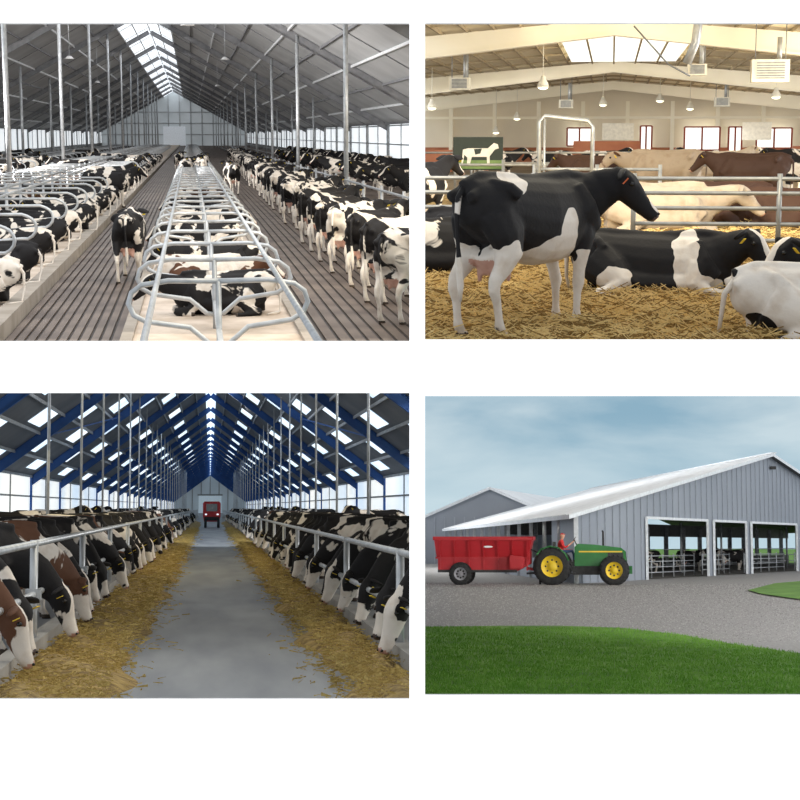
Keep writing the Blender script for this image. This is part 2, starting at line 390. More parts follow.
# ============================================================ A: freestall barn (top left)
A=Bay(190,135,2.9,(-150,416,-60,366))
def build_A():
    gr=M('a_gray_roof',(.40,.40,.40),(.50,.50,.50),.3,.7,emit=.05)  # roof sheet and purlins glow slightly in place of light bounced from below
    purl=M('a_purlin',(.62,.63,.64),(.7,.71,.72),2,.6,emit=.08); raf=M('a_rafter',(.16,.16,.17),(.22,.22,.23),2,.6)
    sky=M('a_skylight',(.85,.92,1),(.95,.98,1),1,emit=1.2)
    mud=M('a_alley_dark',(.02,.014,.011),(.04,.03,.024),1.5,.7)
    slat=M('a_slat',(.075,.05,.038),(.16,.12,.095),.8,.6,bump=.1)
    sand=M('a_sand_bedding',(.44,.35,.27),(.68,.58,.49),1.3,.95,bump=.4)
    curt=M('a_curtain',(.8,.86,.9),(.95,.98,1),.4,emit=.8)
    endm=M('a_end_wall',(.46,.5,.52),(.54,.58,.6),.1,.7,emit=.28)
    XR,XL,XC,ZE,ZR,YE=15.4,-23.8,-4.2,3.7,14.6,435
    fl=MB(); fl.quad((XL,14,0),(XR,14,0),(XR,YE,0),(XL,YE,0),mud)
    x=-2.66
    while x<-.98:
        fl.box((x,14,0),(x+.105,YE,.03),slat); x+=.15
    x=1.66
    while x<6.2: fl.box((x,14,0),(x+.15,YE,.03),slat); x+=.2
    x=6.4
    while x<14: fl.box((x,14,0),(x+.7,YE,.03),slat); x+=.76
    x=-13.5
    while x<-8: fl.box((x,14,0),(x+.2,YE,.03),slat); x+=.28
    fl.build('floor',A)
    s=MB()
    s.box((-7.9,14,0),(-2.95,YE,.2),sand); s.box((-2.98,14,0),(-2.70,YE,.26),CURB); s.box((-8,14,0),(-7.85,YE,.26),CURB)
    s.build('sand_bed',A)
    s=MB(); s.box((-.84,14,0),(1.46,YE,.18),sand); s.box((-.98,14,0),(-.82,YE,.24),CURB); s.box((1.44,14,0),(1.6,YE,.24),CURB)
    s.build('sand_bed',A)
    r=MB()
    def rz(X): return ZE+(ZR-ZE)*(1-(abs(X-XC)/(XR-XC)))
    for sg in (1,-1):
        xa=XC+sg*2.6; xb=XC+sg*(XR-XC)
        r.quad((xa,14,rz(xa)),(xb,14,rz(xb)),(xb,YE,rz(xb)),(xa,YE,rz(xa)),gr)
        for i in range(10):
            X=XC+sg*(2.6+i*1.85)
            r.beam((X,14,rz(X)-.12),(X,YE,rz(X)-.12),.1,.14,raf if i%2 else purl)
        Y=64-29
        while Y<YE:
            r.ibeam((XC+sg*.1,Y,ZR-.4),(xb,Y,ZE-.3),.25,.45,raf)
            r.beam((XC+sg*2.6,Y+14.5,rz(xa)-.04),(xb,Y+14.5,ZE-.04),.1,.05,raf); Y+=29
    r.build('ceiling',A)
    r=MB()
    for sg in (1,-1):
        r.quad((XC,14,ZR),(XC+sg*2.6,14,rz(XC+sg*2.6)),(XC+sg*2.6,YE,rz(XC+sg*2.6)),(XC,YE,ZR),sky)
    Y=60
    while Y<YE: r.beam((XC-2.6,Y,rz(XC-2.6)-.1),(XC,Y,ZR-.1),.2,.1,purl); r.beam((XC+2.6,Y,rz(XC-2.6)-.1),(XC,Y,ZR-.1),.2,.1,purl); Y+=14.5
    for dx in (-1.3,0,1.3): r.beam((XC+dx,14,rz(XC+dx)-.1),(XC+dx,YE,rz(XC+dx)-.1),.12,.1,purl)
    r.build('ridge_skylight',A)
    for nm,X in (('wall_left',XL),('wall_right',XR)):
        w=MB(); w.box((X-.1,14,0),(X+.1,YE,.8),CONC)
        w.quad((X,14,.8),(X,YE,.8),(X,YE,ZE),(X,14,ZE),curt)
        Y=35
        while Y<YE: w.box((X-.2,Y-.2,0),(X+.2,Y+.2,ZE),GALVD); w.box((X-.1,Y+7,.8),(X+.1,Y+7.2,ZE),GALV); Y+=14.5
        for z in (.85,2.2,3.6): w.beam((X-.1,14,z),(X-.1,YE,z),.12,.1,GALV)
        w.build(nm,A)
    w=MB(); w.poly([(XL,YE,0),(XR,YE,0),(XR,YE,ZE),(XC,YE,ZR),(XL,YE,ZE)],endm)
    for i in range(14):
        X=XL+i*(XR-XL)/13; w.box((X-.15,YE-.5,0),(X+.15,YE-.1,rz(X)),GALV)
    for z in (3,6,9): w.beam((XC-(ZR-z)*1.75,YE-.4,z),(XC+(ZR-z)*1.75,YE-.4,z),.2,.3,GALV)
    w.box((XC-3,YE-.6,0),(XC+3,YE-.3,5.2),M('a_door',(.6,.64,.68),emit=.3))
    w.build('wall_back',A)
    p=MB()
    for X,Y0,n,rad in ((6.3,64,12,.1),(-7.7,69,12,.11),(-14.5,141,9,.12),(10.8,110,10,.08)):
        for i in range(n):
            Y=Y0+29*i
            if Y<YE: p.tube([(X,Y,0),(X,Y,rz(X)-.1)],rad,GALV,8)
    p.build('steel_post_row',A)
    for (X,Y,z) in ((0,70,7.6),(2.5,110,8.0),(-8,110,8),(-9,160,8),(3,170,8)):
        l=MB(); l.lathe([(.0,.2),(.12,.2),(.3,.02),(.32,0),(.28,0),(0,.1)],(0,0,0),(0,0,1),M('a_lamp_shade',(.5,.5,.5)),14); l.tube([(0,0,.2),(0,0,rz(X)-z)],.02,GALV,6)
        l.build('pendant_lamp',A,loc=(X,Y,z))
    def loop(mb,X0,X1,Y,z0=.2,h=1.15):
        sg=1 if X1>X0 else -1; rr=.24; pts=[(X0,Y,z0+h)]
        pts.append((X1-sg*rr,Y,z0+h))
        for k in range(1,8):
            a=math.pi/2-math.pi*k/8; pts.append((X1-sg*rr+sg*math.cos(a)*rr*1.15,Y,z0+h-rr-.02+math.sin(a)*rr))
        pts+= [(X1-sg*rr,Y,z0+h-2*rr),(X0+sg*.9,Y,z0+h-2*rr-.08),(X0+sg*.5,Y,z0+h-2*rr-.3),(X0,Y,z0+h-2*rr-.34)]
        mb.tube(pts,.035,GALV,6)
    d=MB(); Y=20
    while Y<260:
        loop(d,-5.3,-3.1,Y); loop(d,-5.5,-7.7,Y)
        d.tube([(-5.4,Y,.1),(-5.4,Y,1.5)],.05,GALV,6); Y+=3.9 if Y<120 else 8
    for z in (1.38,.62): d.tube([(-5.4,16,z),(-5.4,260,z)],.04,GALV,6)
    d.tube([(-4.6,16,1.42),(-4.6,260,1.42)],.035,GALV,6)
    d.build('stall_divider_row',A)
    d=MB(); Y=18.9
    while Y<300:
        for sg in (-1,1):
            X0=.3; X1=.3+sg*1.08
            d.tube([(X0,Y,1.16),(X0+sg*.6,Y,1.17),(X1-sg*.16,Y,1.12),(X1-sg*.04,Y,1.03),(X1,Y,.9),(X1-sg*.06,Y,.76),(X1-sg*.2,Y,.68),(X0+sg*.35,Y,.6),(X0+sg*.12,Y,.4),(X0,Y,.38)],.033,GALV,8)
        d.tube([(.3,Y,.1),(.3,Y,1.16)],.04,GALV,6); Y+=3.3 if Y<120 else 8
    for X in (-.42,1.02): d.tube([(X,12,1.21),(X,300,1.21)],.033,GALV,8)
    d.tube([(.3,12,.56),(.3,300,.56)],.035,GALV,6)
    d.build('stall_divider_row',A)
    d=MB(); Y=60
    while Y<260: loop(d,-17,-14.6,Y); loop(d,-12,-9.4,Y+2); d.tube([(-17,Y,0),(-17,Y,1.5)],.05,GALV,6); Y+=6
    d.tube([(-17,50,1.4),(-17,260,1.4)],.05,GALV,6); d.tube([(-12,50,1.4),(-12,260,1.4)],.05,GALV,6)
    d.build('stall_divider_row',A)
    d=MB()
    for z in (.6,1.25): d.tube([(5.7,20,z),(5.7,300,z)],.04,GALV,6)
    for i in range(40): d.tube([(5.7,22+i*5,0),(5.7,22+i*5,1.4)],.05,GALV,6)
    for z in (.6,1.25): d.tube([(10.2,20,z),(10.2,300,z)],.045,GALV,6)
    d.build('feed_rail',A)
    cow(A,'walk',-1.25,31.8,88,1.0,.13,.43)
    Y=24.2;i=0
    while Y<170:
        cow(A,('fwd','level','stand')[i%3],3.5+random.uniform(-.15,.15)+ .006*(Y-24),Y,58+random.uniform(-10,10),1.03,(.62,.27,.83,.4)[i] if i<4 else None,(.50,.45,.46,.58,.42)[i%5]); Y+=2.7+Y*.01; i+=1
    Y=25.8; i=0
    while Y<170:
        cow(A,('lie','lieF','lie')[i%3],-3.75+random.uniform(-.12,.1),Y+random.uniform(-.3,.3),178+random.uniform(-9,9),1.0,None,(.42,.36,.50,.44)[i%4],z=.2)
        if i>2 and i%4!=1: cow(A,'lie',-6.7,Y,2+random.uniform(-9,9),1.0,None,(.5,.42,.56)[i%3],(0,0,.6)[i%3],z=.2)
        Y+=3.9 if Y<120 else 6; i+=1
    for (X,Y,dg,sd,wh,br) in ((.45,24.1,184,.36,.44,0),(.2,27.4,5,.5,.6,.9),(.45,30.7,178,.8,.4,0),(.3,37.4,175,.2,.4,0),(.4,44,5,.9,.6,0),(.3,53,175,.44,.4,0),(.3,63,5,.6,.5,.5)):
        cow(A,'lie',X,Y,dg,.88,sd,wh,br,z=.16)
    for (X,Y,dg) in ((-3.2,62,10),(-3.6,70,20),(-.2,88,80),(.6,92,100),(.1,100,60),(1.0,110,90),(-.8,118,80),(-4,95,0),(-4,110,20),(-6.5,90,180),(-6,120,180),(-10,100,30),(-12,120,60),(-10,150,0),(-16,110,180),(-16,130,180),(-16,150,0),(1.9,75,100),(-11,90,10),(-13,75,180),(-15,90,0)):
        cow(A,'stand',X,Y,dg,1.0,None,.46,z=.1)
    for i in range(12):
        cow(A,'level' if i%2 else 'stand',8.7+random.uniform(-.3,.3),60+i*7.5,190+random.uniform(-25,25),1.08,None,.42)
    for i in range(9): cow(A,'stand',12.6,95+i*11,170,1.05,None,.45)
    area(A,'added_overhead_light',(0,32,8.8),(0,36,0),10,22,1100,(1,.96,.92))  # added area light above the view; no fixture hangs there
    area(A,'added_overhead_light',(-3,130,12),(-3,130,0),30,150,9500,(1,.98,.96))  # broad added light for the rest of the barn, no fixture
    area(A,'added_side_light',(-19.5,75,2.5),(4,120,12),26,4,13000,(1,.98,.95))  # unseen light added low at the left to lift the roof
build_A()

# ============================================================ C: feed alley barn (bottom left)
C=Bay(210,507,1.7,(-150,416,368,860))
def build_C():
    fl=M('c_alley_floor',(.14,.155,.18),(.25,.265,.285),.9,.5,bump=.15,stretch=(1.5,.25,1))
    feed=M('c_feed',(.16,.1,.03),(.4,.28,.09),9,.9,bump=.8)
    fs=M('c_feed_straw',(.6,.45,.15),(.36,.25,.07),30,.8)
    roofm=M('c_roof_sheet',(.13,.145,.17),(.19,.205,.23),.3,.7)
    bl=M('c_blue_steel',(.012,.07,.26),(.02,.1,.35),1,.6)
    sk=M('c_skylight',(.6,.8,1),(.88,.96,1),.5,emit=1.25)
    purl=M('c_purlin',(.3,.33,.37),(.4,.43,.47),2,.6)
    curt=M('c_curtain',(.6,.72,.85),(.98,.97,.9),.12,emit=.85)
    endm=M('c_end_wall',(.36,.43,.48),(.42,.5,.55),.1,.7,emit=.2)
    XW,ZE,ZR,YE=10,3.4,10.8,444
    f=MB(); f.quad((-XW,12,0),(XW,12,0),(XW,YE,0),(-XW,YE,0),fl); f.build('floor',C)
    def rz(X): return ZR-(ZR-ZE)*abs(X)/XW
    r=MB()
    for sg in (1,-1):
        r.quad((0,14,ZR),(sg*XW,14,ZE),(sg*XW,YE,ZE),(0,YE,ZR),roofm)
        for i in range(1,10):
            X=sg*i*1.1; r.beam((X,14,rz(X)-.07),(X,YE,rz(X)-.07),.07,.13,purl)
        Y=38
        while Y<YE: r.ibeam((sg*.05,Y,ZR-.3),(sg*XW,Y,ZE-.3),.24,.4,bl); Y+=17
        Y=38
        while Y<YE-20: r.beam((sg*7.6,Y,rz(7.6)-.3),(sg*5,Y+17,rz(5)-.3),.06,.06,bl); Y+=34
    r.build('ceiling',C)
    r=MB()
    for sg in (1,-1):
        Y=40; j=0
        while Y<YE-6:
            for a in ((1.2,2.0),(3.4,4.2),(5.6,6.4),(7.8,8.6)) if j%2==0 else ((2.3,3.1),(4.5,5.3),(6.7,7.5),(8.9,9.5)):
                x0,x1=sg*a[0],sg*a[1]
                r.quad((x0,Y,rz(x0)-.03),(x1,Y,rz(x1)-.03),(x1,Y+4.5,rz(x1)-.03),(x0,Y+4.5,rz(x0)-.03),sk)
            Y+=8.5; j+=1
        r.quad((0,14,ZR-.03),(sg*.4,14,rz(.4)-.03),(sg*.4,YE,rz(.4)-.03),(0,YE,ZR-.03),sk)
    r.build('roof_skylight_panels',C)
    for nm,X in (('wall_left',-XW),('wall_right',XW)):
        w=MB(); w.box((X-.1,20,0),(X+.1,YE,1.0),M('c_low_wall',(.2,.22,.26)))
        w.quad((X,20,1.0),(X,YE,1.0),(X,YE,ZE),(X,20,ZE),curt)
        Y=38
        while Y<YE: w.box((X-.12,Y-.12,0),(X+.12,Y+.12,ZE),bl); w.box((X-.06,Y+8,1),(X+.06,Y+8.15,ZE),GALVD); Y+=17
        for z in (1.02,2.3): w.beam((X-.05,20,z),(X-.05,YE,z),.1,.1,GALVD)
        w.build(nm,C)
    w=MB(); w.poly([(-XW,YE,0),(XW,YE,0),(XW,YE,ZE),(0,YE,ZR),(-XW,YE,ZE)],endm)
    for i in range(9): X=-XW+i*2.5; w.box((X-.1,YE-.4,0),(X+.1,YE-.1,rz(X)),GALVD)
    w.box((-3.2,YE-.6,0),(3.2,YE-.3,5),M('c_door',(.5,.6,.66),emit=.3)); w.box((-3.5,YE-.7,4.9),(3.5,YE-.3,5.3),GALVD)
    w.build('wall_back',C)
    p=MB()
    for sg in (1,-1):
        for i in range(24):
            Y=39+9.8*i; p.tube([(sg*3.95,Y,0),(sg*3.95,Y,rz(3.95))],.042,GALV,6)
    p.build('steel_post_row',C)
    for X,zt,zl in ((-1.9,1.3,.75),(2.0,1.22,.66)):
        d=MB(); d.box((X-.09,12.5,0),(X+.09,250,.28),CONC)
        for z in (zt,zl): d.tube([(X,12.5,z),(X,250,z)],.037,GALV,10)
        Y={True:17.4,False:16.4}[X<0]
        while Y<250: d.tube([(X,Y,0),(X,Y,zt+.04)],.045,GALV,10); d.box((X-.08,Y-.07,zl-.06),(X+.08,Y+.07,zl+.06),GALV); Y+=6.5
        d.build('feed_fence',C)
    for sg,xa,xb,nm in ((-1,-1.82,-.88,'silage_feed_row'),(1,1.26,1.92,'silage_feed_row')):
        d=MB(); nx=8; ys=[12.5*1.018**i for i in range(150)]; ys=[y for y in ys if y<170]
        vs=[];fsx=[]
        for Y in ys:
            wob=.14*math.sin(Y*.9)+.1*math.sin(Y*2.1+1)
            for j in range(nx):
                t=j/(nx-1); e0,e1=(xa,xb+wob) if sg<0 else (xb,xa+wob)
                X=e0+(e1-e0)*t; z=.02+.17*(math.sin(math.pi*min(1,t*.8+.2)))*(.75+.4*math.sin(Y*2.3+j)*random.uniform(.5,1)); 
                if j==nx-1: z=-.01
                vs.append((X,Y,z))
        for i in range(len(ys)-1):
            for j in range(nx-1): a=i*nx+j; fsx.append((a,a+1,a+nx+1,a+nx))
        d.add(vs,fsx,feed,True)
        for i in range(13000):
            Y=12.8*math.exp(random.random()*2.2); t=random.random(); X=xa+(xb-xa)*t+random.gauss(0,.08)
            if random.random()<.14: X+= -sg*abs(random.gauss(0,.2))
            a=random.uniform(0,6.28); l=random.uniform(.02,.07)*(Y/15)**.5; z=random.uniform(.01,.19) if (xa<X<xb) else .01
            dx,dy=math.cos(a)*l,math.sin(a)*l
            d.add([(X-dx,Y-dy,z),(X+dx,Y+dy,z+random.uniform(0,.04)),(X+dx,Y+dy,z+.01+random.uniform(0,.03)),(X-dx,Y-dy,z+.01)],[(0,1,2,3)],fs)
        d.build(nm,C)
    def row(sg,Y0,seeds):
        Y=Y0;i=0
        while Y<190:
            kind=('down','downL','downR','downL','down','downW','downR')[i%7]
            dflt=(random.random(),.35+random.random()*.10,1.0 if random.random()<.05 else 0,random.uniform(-14,14),kind)
            sd,wh,br,dg,kk=seeds.get(i,dflt)
            X=(-3.02 if sg<0 else 3.25)+random.uniform(-.1,.1)
            cow(C,kk,X,Y,(0 if sg<0 else 180)+dg,1.05,sd,wh,br); Y+=1.6+Y*.02; i+=1
    row(-1,14.6,{0:(.42,.49,1.0,8,'down'),1:(.11,.62,0,-8,'downR'),2:(.35,.38,0,-5,'down'),3:(.75,.48,0.9,0,'downL')})
    row(1,14.2,{0:(.3,.32,0,6,'downL'),1:(.8,.38,0,4,'downW'),2:(.25,.34,0,10,'downL')})
    for i in range(14):
        cow(C,'stand' if i%2 else 'level',-6.6+random.uniform(-1,1.5),42+i*8,random.uniform(-60,60),1.1,None,.42)
        cow(C,'stand' if i%2 else 'level',6.8+random.uniform(-1.5,1),46+i*9,180+random.uniform(-60,60),1.1,None,.42)
    m=MB(); red=M('c_red_paint',(.42,.012,.018),(.5,.02,.025),2,.5); blk=M('tyre_rubber',(.015,.015,.016),(.03,.03,.03),8,.8)
    m.prism([(-.62,0,.5),(.62,0,.5),(.72,0,1.0),(.72,0,2.0),(.6,0,2.15),(-.6,0,2.15),(-.72,0,2.0),(-.72,0,1.0)],(0,3,0),red)
    m.box((-.45,-.06,1.35),(.45,.0,1.95),M('c_glass',(.05,.07,.09),rough=.1)); m.box((-.6,-.1,.6),(.6,0,.9),blk)
    m.box((-.55,-.09,1.05),(-.4,-.02,1.15),sk); m.box((.4,-.09,1.05),(.55,-.02,1.15),sk)
    for sx in (-.6,.45):
        for y in (.3,2.4): m.lathe([(0,-.01),(.42,-.01),(.45,.05),(.45,.16),(.42,.2),(0,.2)],(sx,y,.45),(1,0,0),blk,16)
    m.build('feed_mixer_wagon',C,loc=(.15,128,0))
    area(C,'added_overhead_light',(0,26,4.1),(0,26,0),5,18,130,(1,.92,.76))  # added overhead area light, no fixture modelled
    area(C,'added_overhead_light',(-1,48,6.2),(-.6,50,0),5,26,420,(1,.84,.5))  # added warm light for the yellow glow on floor and feed
    area(C,'added_overhead_light',(0,85,9.3),(0,90,0),10,50,1400,(.9,.95,1))  # added cool light for the far part of the barn
build_C()

# ============================================================ B: straw show pen (top right)
B=Bay(612,145,1.7,(418,950,-60,366))
def build_B():
    straw=M('b_straw_bed',(.16,.095,.025),(.5,.34,.12),5,.95,bump=1.0)
    s1=M('b_straw_light',(.86,.66,.3),(.66,.47,.18),30,.8); s2=M('b_straw_dark',(.30,.18,.05),(.2,.12,.03),30,.8)
    cream=M('b_ceiling',(.72,.63,.45),(.8,.71,.53),.4,.8,emit=.10)  # ceiling, beams and wall glow faintly, standing in for bounced light
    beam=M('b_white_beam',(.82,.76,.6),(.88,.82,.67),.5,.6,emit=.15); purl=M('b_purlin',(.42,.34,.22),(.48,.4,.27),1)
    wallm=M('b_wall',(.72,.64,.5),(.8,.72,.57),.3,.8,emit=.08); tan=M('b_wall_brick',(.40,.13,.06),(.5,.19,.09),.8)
    win=M('b_window',(.9,.95,.9),(1,1,.95),.2,emit=1.2); redf=M('b_red_frame',(.34,.07,.04))
    lampm=M('b_lamp_glow',(1,.9,.6),(1,.92,.65),1,emit=3); white=M('b_white',(.75,.72,.62))
    fl=M('b_floor',(.24,.17,.09),(.36,.27,.16),.6,.9)
    gal=M('b_pipe',(.28,.28,.27),(.38,.38,.36),6,.4,.4)
    YE=130
    f=MB(); f.quad((-25,12,0),(25,12,0),(25,YE,0),(-25,YE,0),fl); f.build('floor',B)
    d=MB(); ny=180; nx=90; vs=[];fs=[]
    def hz(X,Y): return .05+.11*noise.noise(Vector((X*1.3,Y*.8,0)))+.08*noise.noise(Vector((X*4,Y*3,3)))+.28*math.exp(-((X-.6)/1.4)**2-((Y-21)/1.5)**2)
    for i in range(ny):
        Y=12.3*math.exp(i/(ny-1)*1.45)
        for j in range(nx):
            X=(-.16+.36*j/(nx-1))*Y
            vs.append((X,Y,hz(X,Y)+.04*noise.noise(Vector((X*12,Y*9,1)))))
    for i in range(ny-1):
        for j in range(nx-1): a=i*nx+j; fs.append((a,a+1,a+nx+1,a+nx))
    d.add(vs,fs,straw,True)
    for i in range(48000):
        Y=12.4*math.exp(random.random()*1.1); X=random.uniform(-.14,.14)*Y
        cz=noise.noise(Vector((X*3,Y*2.2,9)))
        if cz<-.18 and random.random()<.75: continue
        z=hz(X,Y)+random.uniform(0,.07)+max(0,cz)*.08
        a=random.uniform(0,6.28); l=random.uniform(.05,.17); ux=math.cos(a)*l; uy=math.sin(a)*l; uz=random.uniform(-.03,.08)
        d.add([(X-ux,Y-uy,z-uz*.4),(X+ux,Y+uy,z+uz),(X+ux,Y+uy,z+uz+.01),(X-ux,Y-uy,z-uz*.4+.01)],[(0,1,2,3)],s1 if random.random()<.6 else s2)
    d.build('straw_bedding',B)
    def rz(X): return 6.5-.085*abs(X)
    r=MB()
    for sg in (1,-1):
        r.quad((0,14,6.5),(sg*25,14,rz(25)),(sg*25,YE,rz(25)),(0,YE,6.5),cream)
        for i in range(25): X=sg*(i+.5); r.beam((X,14,rz(X)-.08),(X,YE,rz(X)-.08),.07,.14,purl)
        for Y in (60,90,118):
            r.prism([(sg*.0,Y,6.35),(sg*25,Y,rz(25)-.1),(sg*25,Y,rz(25)-1.3),(sg*7,Y,5.0),(0,Y,5.8)],(0,.25,0),beam)
            r.beam((0,Y+.1,5.77),(sg*7,Y+.1,4.98),.6,.08,beam)
            r.beam((sg*7,Y+.1,4.98),(sg*25,Y+.1,rz(25)-1.3),.6,.08,beam)
    for Y in range(44,126,6): r.beam((-25,Y,rz(25)-.1),(0,Y,6.4),.06,.1,purl); r.beam((25,Y,rz(25)-.1),(0,Y,6.4),.06,.1,purl)
    r.build('ceiling',B)
    r=MB(); r.quad((-2.2,62,rz(2)-.32),(3.2,62,rz(2)-.32),(3.2,84,rz(2)-.32),(-2.2,84,rz(2)-.32),win)
    for i in range(1,5): r.beam((-2.2+i*1.1,62,rz(2)-.4),(-2.2+i*1.1,84,rz(2)-.4),.08,.08,purl)
    r.build('roof_skylight_panels',B)
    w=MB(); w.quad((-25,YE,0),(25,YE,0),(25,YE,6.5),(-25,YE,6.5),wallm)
    w.box((-25,YE-.3,0),(25,YE-.05,1.5),tan)
    for i in range(14): X=-24+i*3.6; w.box((X-.15,YE-.5,0),(X+.15,YE-.1,5.2),beam)
    w.beam((-25,YE-.4,3.9),(25,YE-.4,3.9),.3,.2,beam)
    w.build('wall_back',B)
    for k,(xa,xb,ya,yb) in enumerate(((640,652,126,150),(684,720,127,150),(728,742,127,152),(756,792,128,148),(567,592,128,146))):
        p0=B.at(xa,yb,YE-.6); p1=B.at(xb,ya,YE-.6)
        w=MB(); w.box((p0.x,YE-.65,p0.z),(p1.x,YE-.55,p1.z),win)
        for X in (p0.x,(p0.x+p1.x)/2,p1.x): w.box((X-.07,YE-.8,p0.z),(X+.07,YE-.6,p1.z),redf)
        for z in (p0.z,p1.z): w.box((p0.x,YE-.8,z-.06),(p1.x,YE-.6,z+.06),redf)
        w.build('window_%d'%(k+1),B)
    w=MB(); p0=B.at(742,140,110); p1=B.at(772,122,110); w.box((p0.x,110,p0.z),(p1.x,110.1,p1.z),white); w.build('wall_panel',B)
    w=MB(); p0=B.at(602,140,108); p1=B.at(634,123,108); w.box((p0.x,108,p0.z),(p1.x,108.1,p1.z),white); w.build('wall_panel',B)
    w=MB(); g1=M('b_banner_green',(.12,.2,.06),(.2,.3,.1),2); g2=M('b_banner_white',(.8,.75,.65)); g3=M('b_banner_dark',(.03,.04,.03))
    p0=B.at(453,170,45); p1=B.at(503,137,45); W=p1.x-p0.x; H=p1.z-p0.z
    w.box((0,0,0),(W,.08,H),g3); w.box((.03,-.02,.03),(W-.03,0,H*.3),g1)
    cp=[(.2,.62),(.3,.66),(.7,.66),(.76,.74),(.82,.82),(.9,.78),(.92,.66),(.84,.62),(.78,.5),(.74,.42),(.74,.15),(.69,.15),(.68,.4),(.38,.4),(.34,.15),(.28,.15),(.29,.38),(.23,.46),(.2,.2),(.17,.2)]
    w.poly([(a*W,-.03,b*H) for a,b in cp],g2); w.poly([(a*W,-.035,b*H) for a,b in ((.42,.64),(.58,.65),(.55,.5),(.45,.47))],g3)
    for X in (0.05,W-.05): w.tube([(X,.1,-p0.z),(X,.1,H)],.04,gal,6)
    w.build('cow_picture_banner',B,loc=(p0.x,45,p0.z))
    for xa,xb,ya in ((573,640,141),(425,452,150),(792,830,146)):
        w=MB(); p0=B.at(xa,163,100); p1=B.at(xb,ya,100); w.box((p0.x,100,0),(p1.x,100.3,p1.z),tan); w.build('pen_partition',B)
    for px,py,Y in ((543,86,66),(603,104,95),(432,107,80),(517,118,110),(776,96,80),(496,132,115),(690,108,105),(660,100,100)):
        p=B.at(px,py,Y); r_=.26*(1 if Y<100 else 1.1)
        l=MB(); l.lathe([(.05,.42),(.09,.4),(.12,.25),(r_*.8,.12),(r_,-.05),(r_*.96,-.05),(r_*.7,.08)],(0,0,0),(0,0,1),white,16)
        l.ell((0,0,-.03),(r_*.85,r_*.85,.13),lampm,12,6); l.tube([(0,0,.4),(0,0,rz(p.x)-p.z)],.02,white,6)
        l.build('pendant_lamp',B,loc=p)
    for px,py,Y,s in ((770,71,58,.66),(460,84,66,.42),(697,70,62,.36),(722,102,95,.45),(566,104,92,.4)):
        p=B.at(px,py,Y); h=MB(); h.box((-s,-.3,-.36*s/.6),(s,.4,.36*s/.6),white)
        for i in range(7): z=-.25*s/.6+i*.08*s/.6; h.box((-s*.75,-.34,z),(s*.75,-.29,z+.035),GALVD)
        for X in (-s*.8,s*.8): h.tube([(X,0,0),(X,0,rz(p.x)-p.z)],.02,GALVD,6)
        h.tube([(s*.5,.2,.2),(s*.5,.2,1.2)],.09,GALV,8)
        h.build('unit_heater',B,loc=p)
    d=MB(); p=B.at(696,32,50); d.tube([(p.x+.15,50,6.3),(p.x,50,p.z-.3),(p.x-.25,50,p.z-.95)],.14,GALV,12)
    d.tube([B.at(634,26,50),B.at(668,64,50)],.03,GALVD,6); d.tube([B.at(668,64,50),B.at(690,76,50)],.03,GALVD,6); d.build('duct_pipe',B)
    def fence(x0,x1,Y,zs,step,nm='pipe_fence',top=1.3,r0=.032):
        d=MB()
        for z in zs: d.tube([(x0,Y,z),(x1,Y,z)],r0,gal,8)
        X=x0
        while X<=x1+.01: d.tube([(X,Y,0),(X,Y,top)],r0*1.25,gal,8); X+=step
        d.build(nm,B)
    fence(.35,5.0,24.5,(.25,.5,.74,.97,1.19),2.2,top=1.27)
    fence(-3.4,-1.2,24.5,(.25,.5,.74,.97,1.19),2.2,top=1.27)
    fence(-9,9,44,(.4,.8,1.15),3,top=1.3,r0=.04)
    fence(-9,9,62,(.5,1.0,1.4),3.5,top=1.5,r0=.04)
    d=MB(); a=B.at(540,115,33).x; b=B.at(593,115,33).x; zt=B.at(560,116,33).z
    d.tube([(a,33,0),(a,33,zt-.12),(a+.1,33,zt),(b-.1,33,zt-.1),(b,33,zt-.22),(b,33,0)],.045,gal,10)
    d.tube([(a+.1,33,.3),(a+.1,33,zt)],.025,gal,8); d.tube([(a,33,1.2),(b,33,1.2)],.035,gal,8); d.build('gate_frame',B)
    fence(-1.6,1.0,33,(.4,.8,1.2),1.3,top=1.3)
    P=[((-.42,-.16,1.38),(.14,.17,.12),1),((-.66,-.25,.66),(.24,.24,.22),1),((-.62,.25,.66),(.26,.2,.22),1),((-.05,-.33,.74),(.32,.34,.2),1),((.12,-.33,.92),(.12,.3,.18),1),
       ((0,0,.60),(.55,.24,.14),1),((.52,-.2,.28),(.2,.2,.42),1),((.52,.2,.28),(.2,.2,.42),1)]
    allb=[((0,0,1.15),(1.3,.8,.55),-1)]
    CM['hero']=cow_mesh('cow_show',head='fwd',yaw=-.82,walk=.3,patches=allb+P,tag=TAGO,blaze=.02,voxel=.017,nose=NOSE,rag=.42)
    CM['heroL']=cow_mesh('cow_show_lying',lie=True,head='fwd',yaw=-.35,tag=TAG,blaze=.03,voxel=.017,rag=.35,patches=[((-.2,0,.35),(1.0,.8,.6),-1),((.36,-.1,.4),(.15,.6,.36),1),((-.42,-.42,.2),(.18,.3,.2),1),((-.25,-.5,.06),(.4,.14,.1),1),((.5,-.2,.14),(.28,.25,.17),1),((.75,-.3,.08),(.35,.2,.1),1)])
    cow(B,'hero',-.70,13.95,54,1.0,.4,.36,z=.02)
    cow(B,'heroL',.50,17.3,-9,1.0,.4,.36,z=.0)
    CM['patchL']=cow_mesh('cow_lying_patched',lie=True,head='level',yaw=.1,rag=.4,patches=[((-.2,0,.3),(.9,.7,.6),1),((.75,0,.5),(.35,.5,.4),-1),((-.78,-.25,.14),(.2,.3,.2),-1),((-.05,-.25,.56),(.26,.3,.24),-1),((.35,-.3,.2),(.2,.3,.2),-1)])
    cow(B,'patchL',1.86,13.6,14,.92,.71,.52)
